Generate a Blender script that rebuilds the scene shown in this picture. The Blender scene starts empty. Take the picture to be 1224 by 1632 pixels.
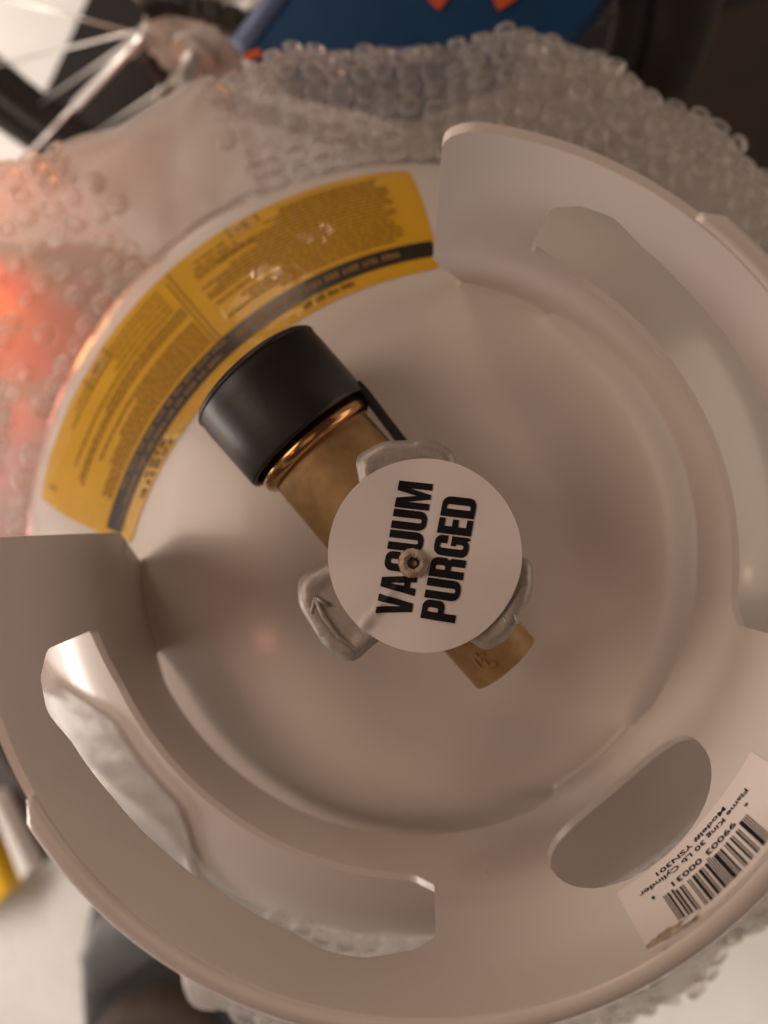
import bpy, bmesh, math, random
from math import sin, cos, pi, radians as rad, degrees as deg, sqrt, atan2, hypot
from mathutils import Vector, Matrix
from mathutils.geometry import delaunay_2d_cdt

random.seed(7)
scene = bpy.context.scene
COL = scene.collection

# ------------------------------------------------------------------ camera
def rot_xy(wx, wy):
    t = hypot(wx, wy)
    return Matrix.Rotation(t, 3, Vector((wx, wy, 0)).normalized())

CAM_POS = Vector((-0.00051, 0.01056, 0.27821))
CAM_ROT = rot_xy(0.01355, 0.03465)
cam_data = bpy.data.cameras.new('camera')
cam = bpy.data.objects.new('camera', cam_data)
COL.objects.link(cam)
cam.matrix_world = Matrix.Translation(CAM_POS) @ CAM_ROT.to_4x4()
cam_data.sensor_fit = 'AUTO'
cam_data.sensor_width = 36.0
cam_data.lens = 36.0 * 1226.0 / 1632.0
cam_data.clip_start = 0.01
cam_data.clip_end = 60
cam_data.dof.use_dof = True
cam_data.dof.focus_distance = 0.205
cam_data.dof.aperture_fstop = 5.6
scene.camera = cam

def project(P):
    q = CAM_ROT.transposed() @ (Vector(P) - CAM_POS)
    return 612 + 1226 * q.x / -q.z, 816 - 1226 * q.y / -q.z, -q.z

# ------------------------------------------------------------------ world, lamps, exposure
world = bpy.data.worlds.new('World')
scene.world = world
world.use_nodes = True
bg = world.node_tree.nodes['Background']
bg.inputs['Color'].default_value = (1.0, 0.60, 0.44, 1)
bg.inputs['Strength'].default_value = 0.044

def aim(o, target):
    d = Vector(target) - o.location
    o.rotation_euler = d.to_track_quat('-Z', 'Y').to_euler()

def area(name, loc, target, size, energy, color, size_y=None, spread=180):
    l = bpy.data.lights.new(name, 'AREA')
    l.size = size
    if size_y:
        l.shape = 'RECTANGLE'
        l.size_y = size_y
    l.energy = energy
    l.color = color
    l.spread = rad(spread)
    o = bpy.data.objects.new(name, l)
    COL.objects.link(o)
    o.location = loc
    aim(o, target)
    return o

def bulb(name, loc, radius, energy, color):
    l = bpy.data.lights.new(name, 'POINT')
    l.shadow_soft_size = radius
    l.energy = energy
    l.color = color
    o = bpy.data.objects.new(name, l)
    COL.objects.link(o)
    o.location = loc
    return o

area('left_floor_fill', (-0.95, 0.10, 0.55), (-0.80, 0.05, -0.46), 1.5, 7.0, (1.0, 0.93, 0.87), 0.35, spread=92)  # added light, narrow spread: brightens the left floor but not the collar
area('front_floor_fill', (0.35, -1.05, 0.50), (0.28, -0.85, -0.46), 0.9, 3.2, (1.0, 0.92, 0.83), 0.35, spread=80)  # added the same way to brighten the floor in front
key = area('key_light', (-1.25, 0.12, 1.05), (0, 0, 0), 0.9, 7.8, (1.0, 0.77, 0.60))
key.data.shape = 'DISK'
area('left_room_light', (-1.5, -0.42, -0.22), (-0.1, 0.0, -0.2), 0.8, 9.5, (1.0, 0.88, 0.79), 0.3)
area('back_room_light', (-0.75, 1.25, 0.72), (0, 0.05, 0), 0.4, 2.0, (1.0, 0.70, 0.50))
area('right_room_light', (1.5, 0.35, 0.35), (0.1, 0, 0), 1.3, 6.2, (1.0, 0.79, 0.62), 0.9)
area('ceiling_light', (0.1, -0.3, 1.9), (0, 0, 0), 0.9, 1.2, (1.0, 0.64, 0.44))
for n_, p_, e_, c_ in (('orange_glow_light', (-.184, .143), .008, (1.0, .36, .10)), ('orange_glow_light', (-.158, .128), .005, (1.0, .36, .10)), ('orange_glow_light', (-.200, .116), .030, (1.0, .36, .10)),
                       ('orange_glow_light', (-.222, .150), .026, (1.0, .36, .10)), ('pink_glow_light', (-.195, .075), .014, (1.0, .25, .20)), ('pink_glow_light', (-.203, .006), .018, (1.0, .42, .42))):
    bulb(n_, (*p_, -.105), 0.012, e_, c_)  # point lights added under the film for the orange and pink glow
bulb('small_lamp_behind', (-0.95, 1.70, 0.60), 0.04, 5.0, (1.0, 0.80, 0.60))
bulb('small_lamp_beside', (-0.55, 1.75, 0.40), 0.04, 4.0, (1.0, 0.80, 0.60))
bulb('small_red_lamp', (-0.62, -0.42, 1.0), 0.045, 0.9, (1.0, 0.34, 0.24))
bulb('small_lamp_right', (1.5, -0.15, 0.25), 0.02, 0.5, (1.0, 0.72, 0.4))

vs = scene.view_settings
vs.view_transform = 'Standard'
vs.look = 'None'
vs.exposure = 0.06
vs.gamma = 1.0
vs.use_curve_mapping = False
try:
    scene.cycles.transparent_max_bounces = 24
    scene.cycles.max_bounces = 12
except Exception:
    pass

# ------------------------------------------------------------------ materials
def new_mat(name):
    m = bpy.data.materials.new(name)
    m.use_nodes = True
    nt = m.node_tree
    return m, nt, nt.nodes['Principled BSDF']

def mat(name, color, rough=0.5, metal=0.0, coat=0.0, coat_rough=0.1, var=0.0, var_scale=30.0, bump=0.0, bump_scale=80.0,
        rough_var=0.0, color2=None, spec=None, detail=4.0):
    m, nt, b = new_mat(name)
    N, L = nt.nodes, nt.links
    b.inputs['Base Color'].default_value = (*color, 1)
    b.inputs['Roughness'].default_value = rough
    b.inputs['Metallic'].default_value = metal
    b.inputs['Coat Weight'].default_value = coat
    b.inputs['Coat Roughness'].default_value = coat_rough
    if spec is not None:
        b.inputs['Specular IOR Level'].default_value = spec
    tc = N.new('ShaderNodeTexCoord')
    if var > 0 or color2:
        n = N.new('ShaderNodeTexNoise')
        n.inputs['Scale'].default_value = var_scale
        n.inputs['Detail'].default_value = detail
        L.new(tc.outputs['Object'], n.inputs['Vector'])
        r = N.new('ShaderNodeValToRGB')
        r.color_ramp.elements[0].position = 0.32
        r.color_ramp.elements[1].position = 0.68
        c2 = color2 or tuple(c * (1 - var) for c in color)
        r.color_ramp.elements[0].color = (*c2, 1)
        r.color_ramp.elements[1].color = (*color, 1)
        L.new(n.outputs['Fac'], r.inputs['Fac'])
        L.new(r.outputs['Color'], b.inputs['Base Color'])
    if rough_var > 0:
        n2 = N.new('ShaderNodeTexNoise')
        n2.inputs['Scale'].default_value = var_scale * 0.7
        n2.inputs['Detail'].default_value = 5
        L.new(tc.outputs['Object'], n2.inputs['Vector'])
        mr = N.new('ShaderNodeMapRange')
        mr.inputs['To Min'].default_value = max(0.02, rough - rough_var)
        mr.inputs['To Max'].default_value = min(1, rough + rough_var)
        L.new(n2.outputs['Fac'], mr.inputs['Value'])
        L.new(mr.outputs['Result'], b.inputs['Roughness'])
    if bump > 0:
        n3 = N.new('ShaderNodeTexNoise')
        n3.inputs['Scale'].default_value = bump_scale
        n3.inputs['Detail'].default_value = 3
        L.new(tc.outputs['Object'], n3.inputs['Vector'])
        bp = N.new('ShaderNodeBump')
        bp.inputs['Strength'].default_value = 1.0
        bp.inputs['Distance'].default_value = bump
        L.new(n3.outputs['Fac'], bp.inputs['Height'])
        L.new(bp.outputs['Normal'], b.inputs['Normal'])
        if coat > 0:
            L.new(bp.outputs['Normal'], b.inputs['Coat Normal'])
    return m

def paint_material():
    # white powder coat with a few rubbed specks
    m, nt, b = new_mat('white_paint')
    N, L = nt.nodes, nt.links
    tc = N.new('ShaderNodeTexCoord')
    n = N.new('ShaderNodeTexNoise'); n.inputs['Scale'].default_value = 24; n.inputs['Detail'].default_value = 5
    L.new(tc.outputs['Object'], n.inputs['Vector'])
    r = N.new('ShaderNodeValToRGB')
    r.color_ramp.elements[0].position = 0.3; r.color_ramp.elements[0].color = (0.745, 0.69, 0.655, 1)
    r.color_ramp.elements[1].position = 0.7; r.color_ramp.elements[1].color = (0.775, 0.72, 0.685, 1)
    L.new(n.outputs['Fac'], r.inputs['Fac'])
    v = N.new('ShaderNodeTexVoronoi'); v.inputs['Scale'].default_value = 42
    L.new(tc.outputs['Object'], v.inputs['Vector'])
    lt = N.new('ShaderNodeMath'); lt.operation = 'LESS_THAN'; lt.inputs[1].default_value = 0.03
    L.new(v.outputs['Distance'], lt.inputs[0])
    # only a few of the cells carry a speck
    gt = N.new('ShaderNodeMath'); gt.operation = 'GREATER_THAN'; gt.inputs[1].default_value = 0.88
    sp = N.new('ShaderNodeSeparateColor'); L.new(v.outputs['Color'], sp.inputs['Color'])
    L.new(sp.outputs['Red'], gt.inputs[0])
    mu = N.new('ShaderNodeMath'); mu.operation = 'MULTIPLY'
    L.new(lt.outputs[0], mu.inputs[0]); L.new(gt.outputs[0], mu.inputs[1])
    mx = N.new('ShaderNodeMix'); mx.data_type = 'RGBA'
    L.new(mu.outputs[0], mx.inputs['Factor'])
    L.new(r.outputs['Color'], mx.inputs['A'])
    mx.inputs['B'].default_value = (0.25, 0.18, 0.13, 1)
    geo = N.new('ShaderNodeNewGeometry')
    pr = N.new('ShaderNodeMapRange'); pr.inputs['From Min'].default_value = .56; pr.inputs['From Max'].default_value = .66
    L.new(geo.outputs['Pointiness'], pr.inputs['Value'])
    wn = N.new('ShaderNodeTexNoise'); wn.inputs['Scale'].default_value = 75; wn.inputs['Detail'].default_value = 6
    L.new(tc.outputs['Object'], wn.inputs['Vector'])
    wr = N.new('ShaderNodeMapRange'); wr.inputs['From Min'].default_value = .58; wr.inputs['From Max'].default_value = .66
    L.new(wn.outputs['Fac'], wr.inputs['Value'])
    wm = N.new('ShaderNodeMath'); wm.operation = 'MULTIPLY'
    L.new(pr.outputs[0], wm.inputs[0]); L.new(wr.outputs[0], wm.inputs[1])
    mw = N.new('ShaderNodeMix'); mw.data_type = 'RGBA'
    L.new(wm.outputs[0], mw.inputs['Factor']); L.new(mx.outputs['Result'], mw.inputs['A'])
    mw.inputs['B'].default_value = (0.34, 0.22, 0.13, 1)
    L.new(mw.outputs['Result'], b.inputs['Base Color'])
    b.inputs['Roughness'].default_value = 0.32
    b.inputs['Coat Weight'].default_value = 0.45
    b.inputs['Coat Roughness'].default_value = 0.13
    bn = N.new('ShaderNodeTexNoise'); bn.inputs['Scale'].default_value = 260; bn.inputs['Detail'].default_value = 2
    L.new(tc.outputs['Object'], bn.inputs['Vector'])
    bp = N.new('ShaderNodeBump'); bp.inputs['Distance'].default_value = 0.00006
    L.new(bn.outputs['Fac'], bp.inputs['Height'])
    L.new(bp.outputs['Normal'], b.inputs['Normal'])
    return m

def film_material(name, milk, tint=(0.92, 0.91, 0.90), rough=0.18, bump=0.0, bump_scale=60, gloss=1.0):
    # clear polyethylene: mostly see-through, a little milky, with a fresnel gloss
    m, nt, b = new_mat(name)
    N, L = nt.nodes, nt.links
    out = N['Material Output']
    N.remove(b)
    tr = N.new('ShaderNodeBsdfTransparent'); tr.inputs['Color'].default_value = (0.97, 0.965, 0.96, 1)
    di = N.new('ShaderNodeBsdfDiffuse'); di.inputs['Color'].default_value = (*tint, 1)
    tl = N.new('ShaderNodeBsdfTranslucent'); tl.inputs['Color'].default_value = (*tint, 1)
    gl = N.new('ShaderNodeBsdfGlossy'); gl.inputs['Color'].default_value = (1, 1, 1, 1); gl.inputs['Roughness'].default_value = rough
    mm = N.new('ShaderNodeMixShader'); mm.inputs['Fac'].default_value = 0.45
    L.new(di.outputs[0], mm.inputs[1]); L.new(tl.outputs[0], mm.inputs[2])
    m1 = N.new('ShaderNodeMixShader'); m1.inputs['Fac'].default_value = milk
    L.new(tr.outputs[0], m1.inputs[1]); L.new(mm.outputs[0], m1.inputs[2])
    fr = N.new('ShaderNodeFresnel'); fr.inputs['IOR'].default_value = 1.5
    gm = N.new('ShaderNodeMath'); gm.operation = 'MULTIPLY'; gm.inputs[1].default_value = gloss
    L.new(fr.outputs[0], gm.inputs[0])
    m2 = N.new('ShaderNodeMixShader')
    L.new(gm.outputs[0], m2.inputs['Fac']); L.new(m1.outputs[0], m2.inputs[1]); L.new(gl.outputs[0], m2.inputs[2])
    if bump > 0:
        tc = N.new('ShaderNodeTexCoord')
        n = N.new('ShaderNodeTexNoise'); n.inputs['Scale'].default_value = bump_scale; n.inputs['Detail'].default_value = 4
        L.new(tc.outputs['Object'], n.inputs['Vector'])
        bp = N.new('ShaderNodeBump'); bp.inputs['Distance'].default_value = bump
        L.new(n.outputs['Fac'], bp.inputs['Height'])
        L.new(bp.outputs['Normal'], gl.inputs['Normal']); L.new(bp.outputs['Normal'], di.inputs['Normal'])
    L.new(m2.outputs[0], out.inputs['Surface'])
    return m

M_PAINT = paint_material()
M_BRASS = mat('cast_brass', (0.42, 0.265, 0.115), 0.55, 0.4, var=0.25, var_scale=260, detail=8, bump=0.00006, bump_scale=900, rough_var=0.1)
M_BRASS_BRIGHT = mat('turned_brass', (0.62, 0.36, 0.15), 0.2, 0.95, var=0.2, var_scale=90)
M_BLACK = mat('black_plastic', (0.018, 0.016, 0.017), 0.42, var=0.3, var_scale=60, bump=0.00005, bump_scale=500, rough_var=0.08)
M_ALU = mat('cast_aluminium', (0.50, 0.46, 0.435), 0.48, 0.55, var=0.14, var_scale=900, bump=0.00007, bump_scale=1500, rough_var=0.12)
M_PAPER = mat('white_sticker_paper', (0.87, 0.82, 0.81), 0.55, var=0.05, var_scale=40, spec=.3)
M_INK = mat('black_ink', (0.009, 0.008, 0.010), 0.5, spec=.25)
M_INK2 = mat('printed_black', (0.03, 0.024, 0.02), 0.5)
M_TORN = mat('torn_brown_paper', (0.30, 0.21, 0.14), 0.8, var=0.6, var_scale=420, bump=0.0003, bump_scale=900, color2=(0.62, 0.52, 0.44))
M_YELLOW = mat('yellow_label', (0.80, 0.45, 0.016), 0.5, var=0.1, var_scale=60, coat=0.45, coat_rough=0.07, bump=0.0005, bump_scale=110)
M_LABEL_BLACK = mat('label_black_band', (0.03, 0.022, 0.018), 0.45, coat=0.5, coat_rough=0.16, bump=0.0002, bump_scale=95)
M_LABEL_PRINT = mat('label_brown_print', (0.34, 0.165, 0.012), 0.55)
M_LABEL_BOLD = mat('label_bold_print', (0.10, 0.055, 0.015), 0.55)
M_LABEL_INV = mat('label_band_print', (0.30, 0.16, 0.05), 0.5)
M_LABEL_PALE = mat('label_pale_print', (0.66, 0.42, 0.12), 0.45)
M_CLEARLABEL = mat('product_label_paper', (0.88, 0.80, 0.78), 0.45)
M_DARK = mat('cavity_shade', (0.012, 0.010, 0.009), 0.4)

# ------------------------------------------------------------------ object helpers
def link(o, parent=None):
    COL.objects.link(o)
    if parent is not None:
        o.parent = parent
    return o

def make(name, verts, faces, material, parent=None, smooth=True, sharp=None, mats=None):
    me = bpy.data.meshes.new(name)
    me.from_pydata([tuple(v) for v in verts], [], faces)
    me.update()
    me.materials.append(material)
    o = bpy.data.objects.new(name, me)
    finish(me, smooth, sharp)
    return link(o, parent)

def finish(me, smooth=True, sharp=None):
    bm = bmesh.new(); bm.from_mesh(me)
    bmesh.ops.recalc_face_normals(bm, faces=bm.faces)
    for f in bm.faces:
        f.smooth = smooth
    if sharp:
        for e in bm.edges:
            if len(e.link_faces) == 2 and e.calc_face_angle(0) > rad(sharp):
                e.smooth = False
    bm.to_mesh(me); bm.free()

def from_bm(name, bm, material, parent=None, smooth=True, sharp=None):
    me = bpy.data.meshes.new(name)
    bm.to_mesh(me); bm.free()
    me.materials.append(material)
    finish(me, smooth, sharp)
    return link(bpy.data.objects.new(name, me), parent)

def bevel(o, width, segs=2, angle=40):
    b = o.modifiers.new('bevel', 'BEVEL')
    b.width = width; b.segments = segs; b.limit_method = 'ANGLE'; b.angle_limit = rad(angle)
    return o

def thing(name, label, cat, loc=(0, 0, 0), group=None):
    o = bpy.data.objects.new(name, None)
    o.empty_display_size = 0.02
    o.location = loc
    COL.objects.link(o)
    tag(o, label, cat, group)
    return o

def tag(o, label=None, cat=None, group=None, kind=None):
    if label: o['label'] = label
    if cat: o['category'] = cat
    if group: o['group'] = group
    if kind: o['kind'] = kind
    return o

def revolve_pts(profile, n, a0=0.0, a1=2 * pi, frame=None):
    """profile: (radius, height) pairs; full turn closes."""
    full = abs(a1 - a0 - 2 * pi) < 1e-6
    m = n if full else n + 1
    V, F = [], []
    for i in range(m):
        a = a0 + (a1 - a0) * i / n
        for r, z in profile:
            p = Vector((r * cos(a), r * sin(a), z))
            V.append(frame @ p if frame else p)
    k = len(profile)
    for i in range(n):
        j = (i + 1) % m
        for q in range(k - 1):
            F.append((i * k + q, j * k + q, j * k + q + 1, i * k + q + 1))
    return V, F

def tube_pts(path, radius, n=8, caps=True):
    V, F = [], []
    P = [Vector(p) for p in path]
    rads = radius if isinstance(radius, (list, tuple)) else [radius] * len(P)
    up = None
    for i, p in enumerate(P):
        t = (P[min(i + 1, len(P) - 1)] - P[max(i - 1, 0)]).normalized()
        if up is None:
            up = t.orthogonal().normalized()
        up = (up - t * up.dot(t)).normalized()
        s = t.cross(up)
        for q in range(n):
            a = 2 * pi * q / n
            V.append(p + (up * cos(a) + s * sin(a)) * rads[i])
    for i in range(len(P) - 1):
        for q in range(n):
            F.append((i * n + q, i * n + (q + 1) % n, (i + 1) * n + (q + 1) % n, (i + 1) * n + q))
    if caps:
        F.append(tuple(range(n)))
        F.append(tuple((len(P) - 1) * n + q for q in range(n)))
    return V, F

def merge(*parts):
    V, F = [], []
    for v, f in parts:
        o = len(V)
        V += list(v)
        F += [tuple(i + o for i in q) for q in f]
    return V, F

def box_pts(x0, x1, y0, y1, z0, z1, frame=None):
    V = [Vector((x, y, z)) for z in (z0, z1) for y in (y0, y1) for x in (x0, x1)]
    if frame: V = [frame @ v for v in V]
    return V, [(0, 2, 3, 1), (4, 5, 7, 6), (0, 1, 5, 4), (2, 6, 7, 3), (0, 4, 6, 2), (1, 3, 7, 5)]

def fillet(pts, seg=5):
    """pts (x, y[, r]) -> polygon with rounded corners"""
    out = []
    n = len(pts)
    for i in range(n):
        p = pts[i]
        r = p[2] if len(p) > 2 else 0
        c = Vector(p[:2])
        if r <= 0:
            out.append(c); continue
        a = Vector(pts[i - 1][:2]) - c; b = Vector(pts[(i + 1) % n][:2]) - c
        la, lb = a.length, b.length
        a.normalize(); b.normalize()
        ang = a.angle(b)
        if ang > pi - 0.02:
            out.append(c); continue
        d = min(r / math.tan(ang / 2), la * 0.499, lb * 0.499)
        rr = d * math.tan(ang / 2)
        bis = (a + b).normalized()
        ctr = c + bis * (rr / sin(ang / 2))
        p0 = c + a * d; p1 = c + b * d
        a0 = atan2(p0.y - ctr.y, p0.x - ctr.x); a1 = atan2(p1.y - ctr.y, p1.x - ctr.x)
        da = a1 - a0
        while da > pi: da -= 2 * pi
        while da < -pi: da += 2 * pi
        for k in range(seg + 1):
            t = a0 + da * k / seg
            out.append(ctr + Vector((cos(t), sin(t))) * rr)
    return out

def densify(poly, step):
    out = []
    n = len(poly)
    for i in range(n):
        a, b = Vector(poly[i]), Vector(poly[(i + 1) % n])
        k = max(1, int(math.ceil((b - a).length / step)))
        for q in range(k):
            out.append(a.lerp(b, q / k))
    return out

def inside(p, contours):
    c = False
    x, y = p[0], p[1]
    for poly in contours:
        n = len(poly)
        j = n - 1
        for i in range(n):
            xi, yi = poly[i][0], poly[i][1]; xj, yj = poly[j][0], poly[j][1]
            if (yi > y) != (yj > y) and x < (xj - xi) * (y - yi) / (yj - yi) + xi:
                c = not c
            j = i
    return c

def fill2d(contours, grid=None):
    """triangulate even-odd region; returns 2D verts + faces"""
    V, E = [], []
    for poly in contours:
        s = len(V); n = len(poly)
        V += [Vector((p[0], p[1])) for p in poly]
        E += [(s + i, s + (i + 1) % n) for i in range(n)]
    if grid:
        xs = [v.x for v in V]; ys = [v.y for v in V]
        nb = list(V)
        y = min(ys) + grid * .5; row = 0
        while y < max(ys):
            x = min(xs) + grid * (.5 if row % 2 else 1.0)
            while x < max(xs):
                if inside((x, y), contours):
                    ok = True
                    for q in nb:
                        if abs(q.x - x) < grid * .55 and abs(q.y - y) < grid * .55:
                            ok = False; break
                    if ok: V.append(Vector((x, y)))
                x += grid
            y += grid; row += 1
    vo, eo, fo = delaunay_2d_cdt(V, E, [], 0, 1e-9)[:3]
    faces = []
    for f in fo:
        cx = sum(vo[i].x for i in f) / len(f); cy = sum(vo[i].y for i in f) / len(f)
        if inside((cx, cy), contours):
            faces.append(tuple(f))
    return vo, faces

def sheet(name, contours, mapping, material, parent, grid=None):
    vo, fo = fill2d(contours, grid)
    return make(name, [mapping(v.x, v.y) for v in vo], fo, material, parent)

def solid_sheet(name, contours, map_in, map_out, material, parent, grid=None, sharp=35):
    vo, fo = fill2d(contours, grid)
    n = len(vo)
    V = [map_in(v.x, v.y) for v in vo] + [map_out(v.x, v.y) for v in vo]
    F = [tuple(f) for f in fo] + [tuple(i + n for i in reversed(f)) for f in fo]
    cnt = {}
    for f in fo:
        for i in range(len(f)):
            a, b = f[i], f[(i + 1) % len(f)]
            k = (min(a, b), max(a, b))
            cnt.setdefault(k, []).append((a, b))
    for k, l in cnt.items():
        if len(l) == 1:
            a, b = l[0]
            F.append((b, a, a + n, b + n))
    return make(name, V, F, material, parent, True, sharp)

# ------------------------------------------------------------------ the cylinder
R = 0.100            # inner radius of the collar
TH = 0.0022          # its sheet thickness
HC = 0.105           # its height above the dome
RB = 0.1735          # radius of the tank body
CB = RB * 0.5
Z0 = -CB * sqrt(1 - (R / RB) ** 2) - .0035

def dome_z(r):
    return Z0 + CB * sqrt(max(0.0, 1 - (r / RB) ** 2))

def dome_pt(a, r, off=0.0):
    a = rad(a)
    p = Vector((r * cos(a), r * sin(a), dome_z(r)))
    if off:
        n = Vector((p.x / RB ** 2, p.y / RB ** 2, (p.z - Z0) / CB ** 2)).normalized()
        p += n * off
    return p

FLOOR_Z = -0.46
tank = thing('propane_cylinder', 'white steel propane cylinder with slotted collar, brass valve and yellow warning label', 'gas cylinder', (0, 0, FLOOR_Z))
OFF = Matrix.Translation((0, 0, -FLOOR_Z))
# children are written in world coordinates, then shifted under the empty
def under(o, parent=tank):
    o.parent = parent
    o.matrix_parent_inverse = Matrix.Translation((0, 0, -FLOOR_Z))
    return o

prof = []
for i in range(0, 61):
    t = i / 60 * pi / 2
    prof.append((max(RB * sin(t), 1e-5), Z0 + CB * cos(t)))
prof += [(RB, Z0 - 0.05), (RB, Z0 - 0.15), (RB, -0.38), (RB * .985, -0.392), (RB * .95, -0.40), (RB * .8, -0.41)]
v, f = revolve_pts(prof, 160)
under(make('tank_body', v, f, M_PAINT, None))
v, f = revolve_pts([(RB * .78, -0.40), (RB * .80, -0.455), (RB * .81, FLOOR_Z), (RB * .795, FLOOR_Z + .001), (RB * .785, -0.455), (RB * .765, -0.40)], 96)
under(make('foot_ring', v, f, M_PAINT, None))

# collar, drawn flat as (arc length, height) with its holes
K = R * pi / 180
def P(a, z, r=0): return (a * K, z / 1000, r / 1000)
def mirror(pts): return [(-98.0 - p[0],) + tuple(p[1:]) for p in pts][::-1]
right_half = [(86, 105, 9), (86, 18, 2), (80.5, 0, 1), (79, -6), (61, -6), (60.0, 0.5, 1.5), (54, 4.6, 4), (10, 4.8), (-33, 4.6, 3), (-38, 0.5, 1.5), (-39.0, -6)]
outer = [P(*p) for p in right_half] + [P(*p) for p in mirror(right_half)]
slot_r = [(69.2, 43.5, 3), (68.6, 76, 6), (65.0, 83, 3), (60.0, 85.5, 6), (54.5, 80.5, 12), (44, 77.6), (33, 77.0), (20, 77.0), (10, 79.2, 10), (4.5, 83.2, 6), (-1, 82.8, 6), (-8.5, 77, 5), (-11.5, 71, 3),
          (-11.8, 42, 3), (-8.0, 34.3, 5), (5, 33.6), (28, 33.4), (46, 35.0), (58, 36.6, 10)]
def smooth_a(pts): return [P(*p) for p in pts]
oval = []
for i in range(40):
    t = 2 * pi * i / 40
    e = 2.35
    cx = math.copysign(abs(cos(t)) ** (2 / e), cos(t)); cy = math.copysign(abs(sin(t)) ** (2 / e), sin(t))
    zz = 49 + 26.5 * cy
    oval.append(P(-49.3 + 16.6 * cx * (1.0 - 0.06 * cy), zz))
contours = [densify(fillet(outer), .0026), densify(fillet(smooth_a(slot_r)), .0026), densify(fillet(smooth_a(mirror(slot_r))), .0026), oval]
def col_map(rr):
    return lambda u, z: Vector((rr * cos(u / R), rr * sin(u / R), z))
collar = under(solid_sheet('collar', contours, col_map(R), col_map(R + TH), M_PAINT, None, grid=.0042))
bevel(collar, .0007, 2, 42)

# rolled rim, on the back three quarters of the collar
rim_prof = [(.0004, .1045), (.0006, .1056), (.0016, .1062), (.0034, .1060), (.0050, .1053), (.0061, .1040), (.0066, .1022), (.0066, .0990), (.0056, .0990), (.0055, .1020), (.0049, .1031), (.0034, .1040), (.0018, .1041)]
V, F = [], []
a_start, a_end, NR = 51.2, -149.2, 150
kp = len(rim_prof)
for i in range(NR + 1):
    a = a_start + (a_end - a_start) * i / NR
    d = min(a_start - a, a - a_end)
    t = min(1, d / 2.6); t = t * t * (3 - 2 * t)
    for dr, z in rim_prof:
        rr = R + (dr if dr < .0018 else .0018 + (dr - .0018) * (.12 + .88 * t))
        V.append(Vector((rr * cos(rad(a)), rr * sin(rad(a)), z if z > .1035 else .1035 + (z - .1035) * t)))
for i in range(NR):
    for q in range(kp):
        F.append((i * kp + q, i * kp + (q + 1) % kp, (i + 1) * kp + (q + 1) % kp, (i + 1) * kp + q))
F.append(tuple(range(kp))); F.append(tuple(NR * kp + q for q in range(kp)))
rolled = make('rolled_rim', V, F, M_PAINT, collar)

# weld beads where the collar's feet meet the dome
rngwb = random.Random(17)
for w0, w1 in ((80.5, 60.5), (-39.0, -59.0), (-158.5, -178.5)):
    pts, rr_ = [], []
    for i in range(41):
        a = rad(w0 + (w1 - w0) * i / 40)
        r = R - .0006 + rngwb.uniform(-.0001, .0001)
        pts.append((r * cos(a), r * sin(a), dome_z(r) + .0002))
        rr_.append(.0012 + .0001 * sin(i * 1.9) + rngwb.uniform(-.00006, .00006) if 0 < i < 40 else .0006)
    v, f = tube_pts(pts, rr_, 10)
    make('weld_bead', v, f, M_PAINT, collar)

# ---- product label inside the collar
def wall(off):
    return lambda u, z: Vector(((R - off) * cos(u / R), (R - off) * sin(u / R), z))
lab = [P(-29.0, 75.5, 1), P(-58.3, 76.5, 1), P(-58.3, 104.2, .5), P(-29.0, 104.2, .5)]
plabel = sheet('product_label', [densify(fillet(lab), .003)], wall(.00014), M_CLEARLABEL, collar, grid=.004)

L_CODE = ['0001101', '0011001', '0010011', '0111101', '0100011', '0110001', '0101111', '0111011', '0110111', '0001011']
def barcode():
    digits = '699003000311'
    bits = '101' + ''.join(L_CODE[int(c)] for c in digits[:6]) + '01010' + ''.join(''.join('1' if b == '0' else '0' for b in L_CODE[int(c)]) for c in digits[6:]) + '101'
    runs, i = [], 0
    while i < len(bits):
        if bits[i] == '1':
            j = i
            while j < len(bits) and bits[j] == '1': j += 1
            runs.append((i, j)); i = j
        else: i += 1
    V, F = [], []
    a0, a1 = -36.6, -52.9
    mp = wall(.00030)
    for s, e in runs:
        tall = e <= 10 or s >= 85 or 45 <= s < 50
        zb = 89.5 if tall else 90.6
        zt = 102.2
        m = (s + e) / 2
        if m > 78: zt = 101.6 - (m - 78) * .06
        k = len(V)
        for a in (a0 + (a1 - a0) * (s + .08) / 95, a0 + (a1 - a0) * (e - .08) / 95):
            for z in (zb, (zb + zt) / 2, zt):
                V.append(mp(a * K, z / 1000))
        F += [(k, k + 3, k + 4, k + 1), (k + 1, k + 4, k + 5, k + 2)]
    return V, F
v, f = barcode()
make('barcode', v, f, M_INK, plabel, smooth=False)

DG = None
def text_mesh(body):
    cu = bpy.data.curves.new('txt', 'FONT')
    cu.body = body
    cu.resolution_u = 3; cu.offset = .014
    o = bpy.data.objects.new('txt', cu)
    COL.objects.link(o)
    dg = bpy.context.evaluated_depsgraph_get()
    dg.update()
    me = bpy.data.meshes.new_from_object(o.evaluated_get(dg))
    V = [tuple(v.co) for v in me.vertices]; F = [tuple(p.vertices) for p in me.polygons]
    bpy.data.objects.remove(o); bpy.data.curves.remove(cu); bpy.data.meshes.remove(me)
    x0 = min(v[0] for v in V); x1 = max(v[0] for v in V)
    return [((v[0] - x0) / (x1 - x0), v[1] / 0.72) for v in V], F

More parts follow.
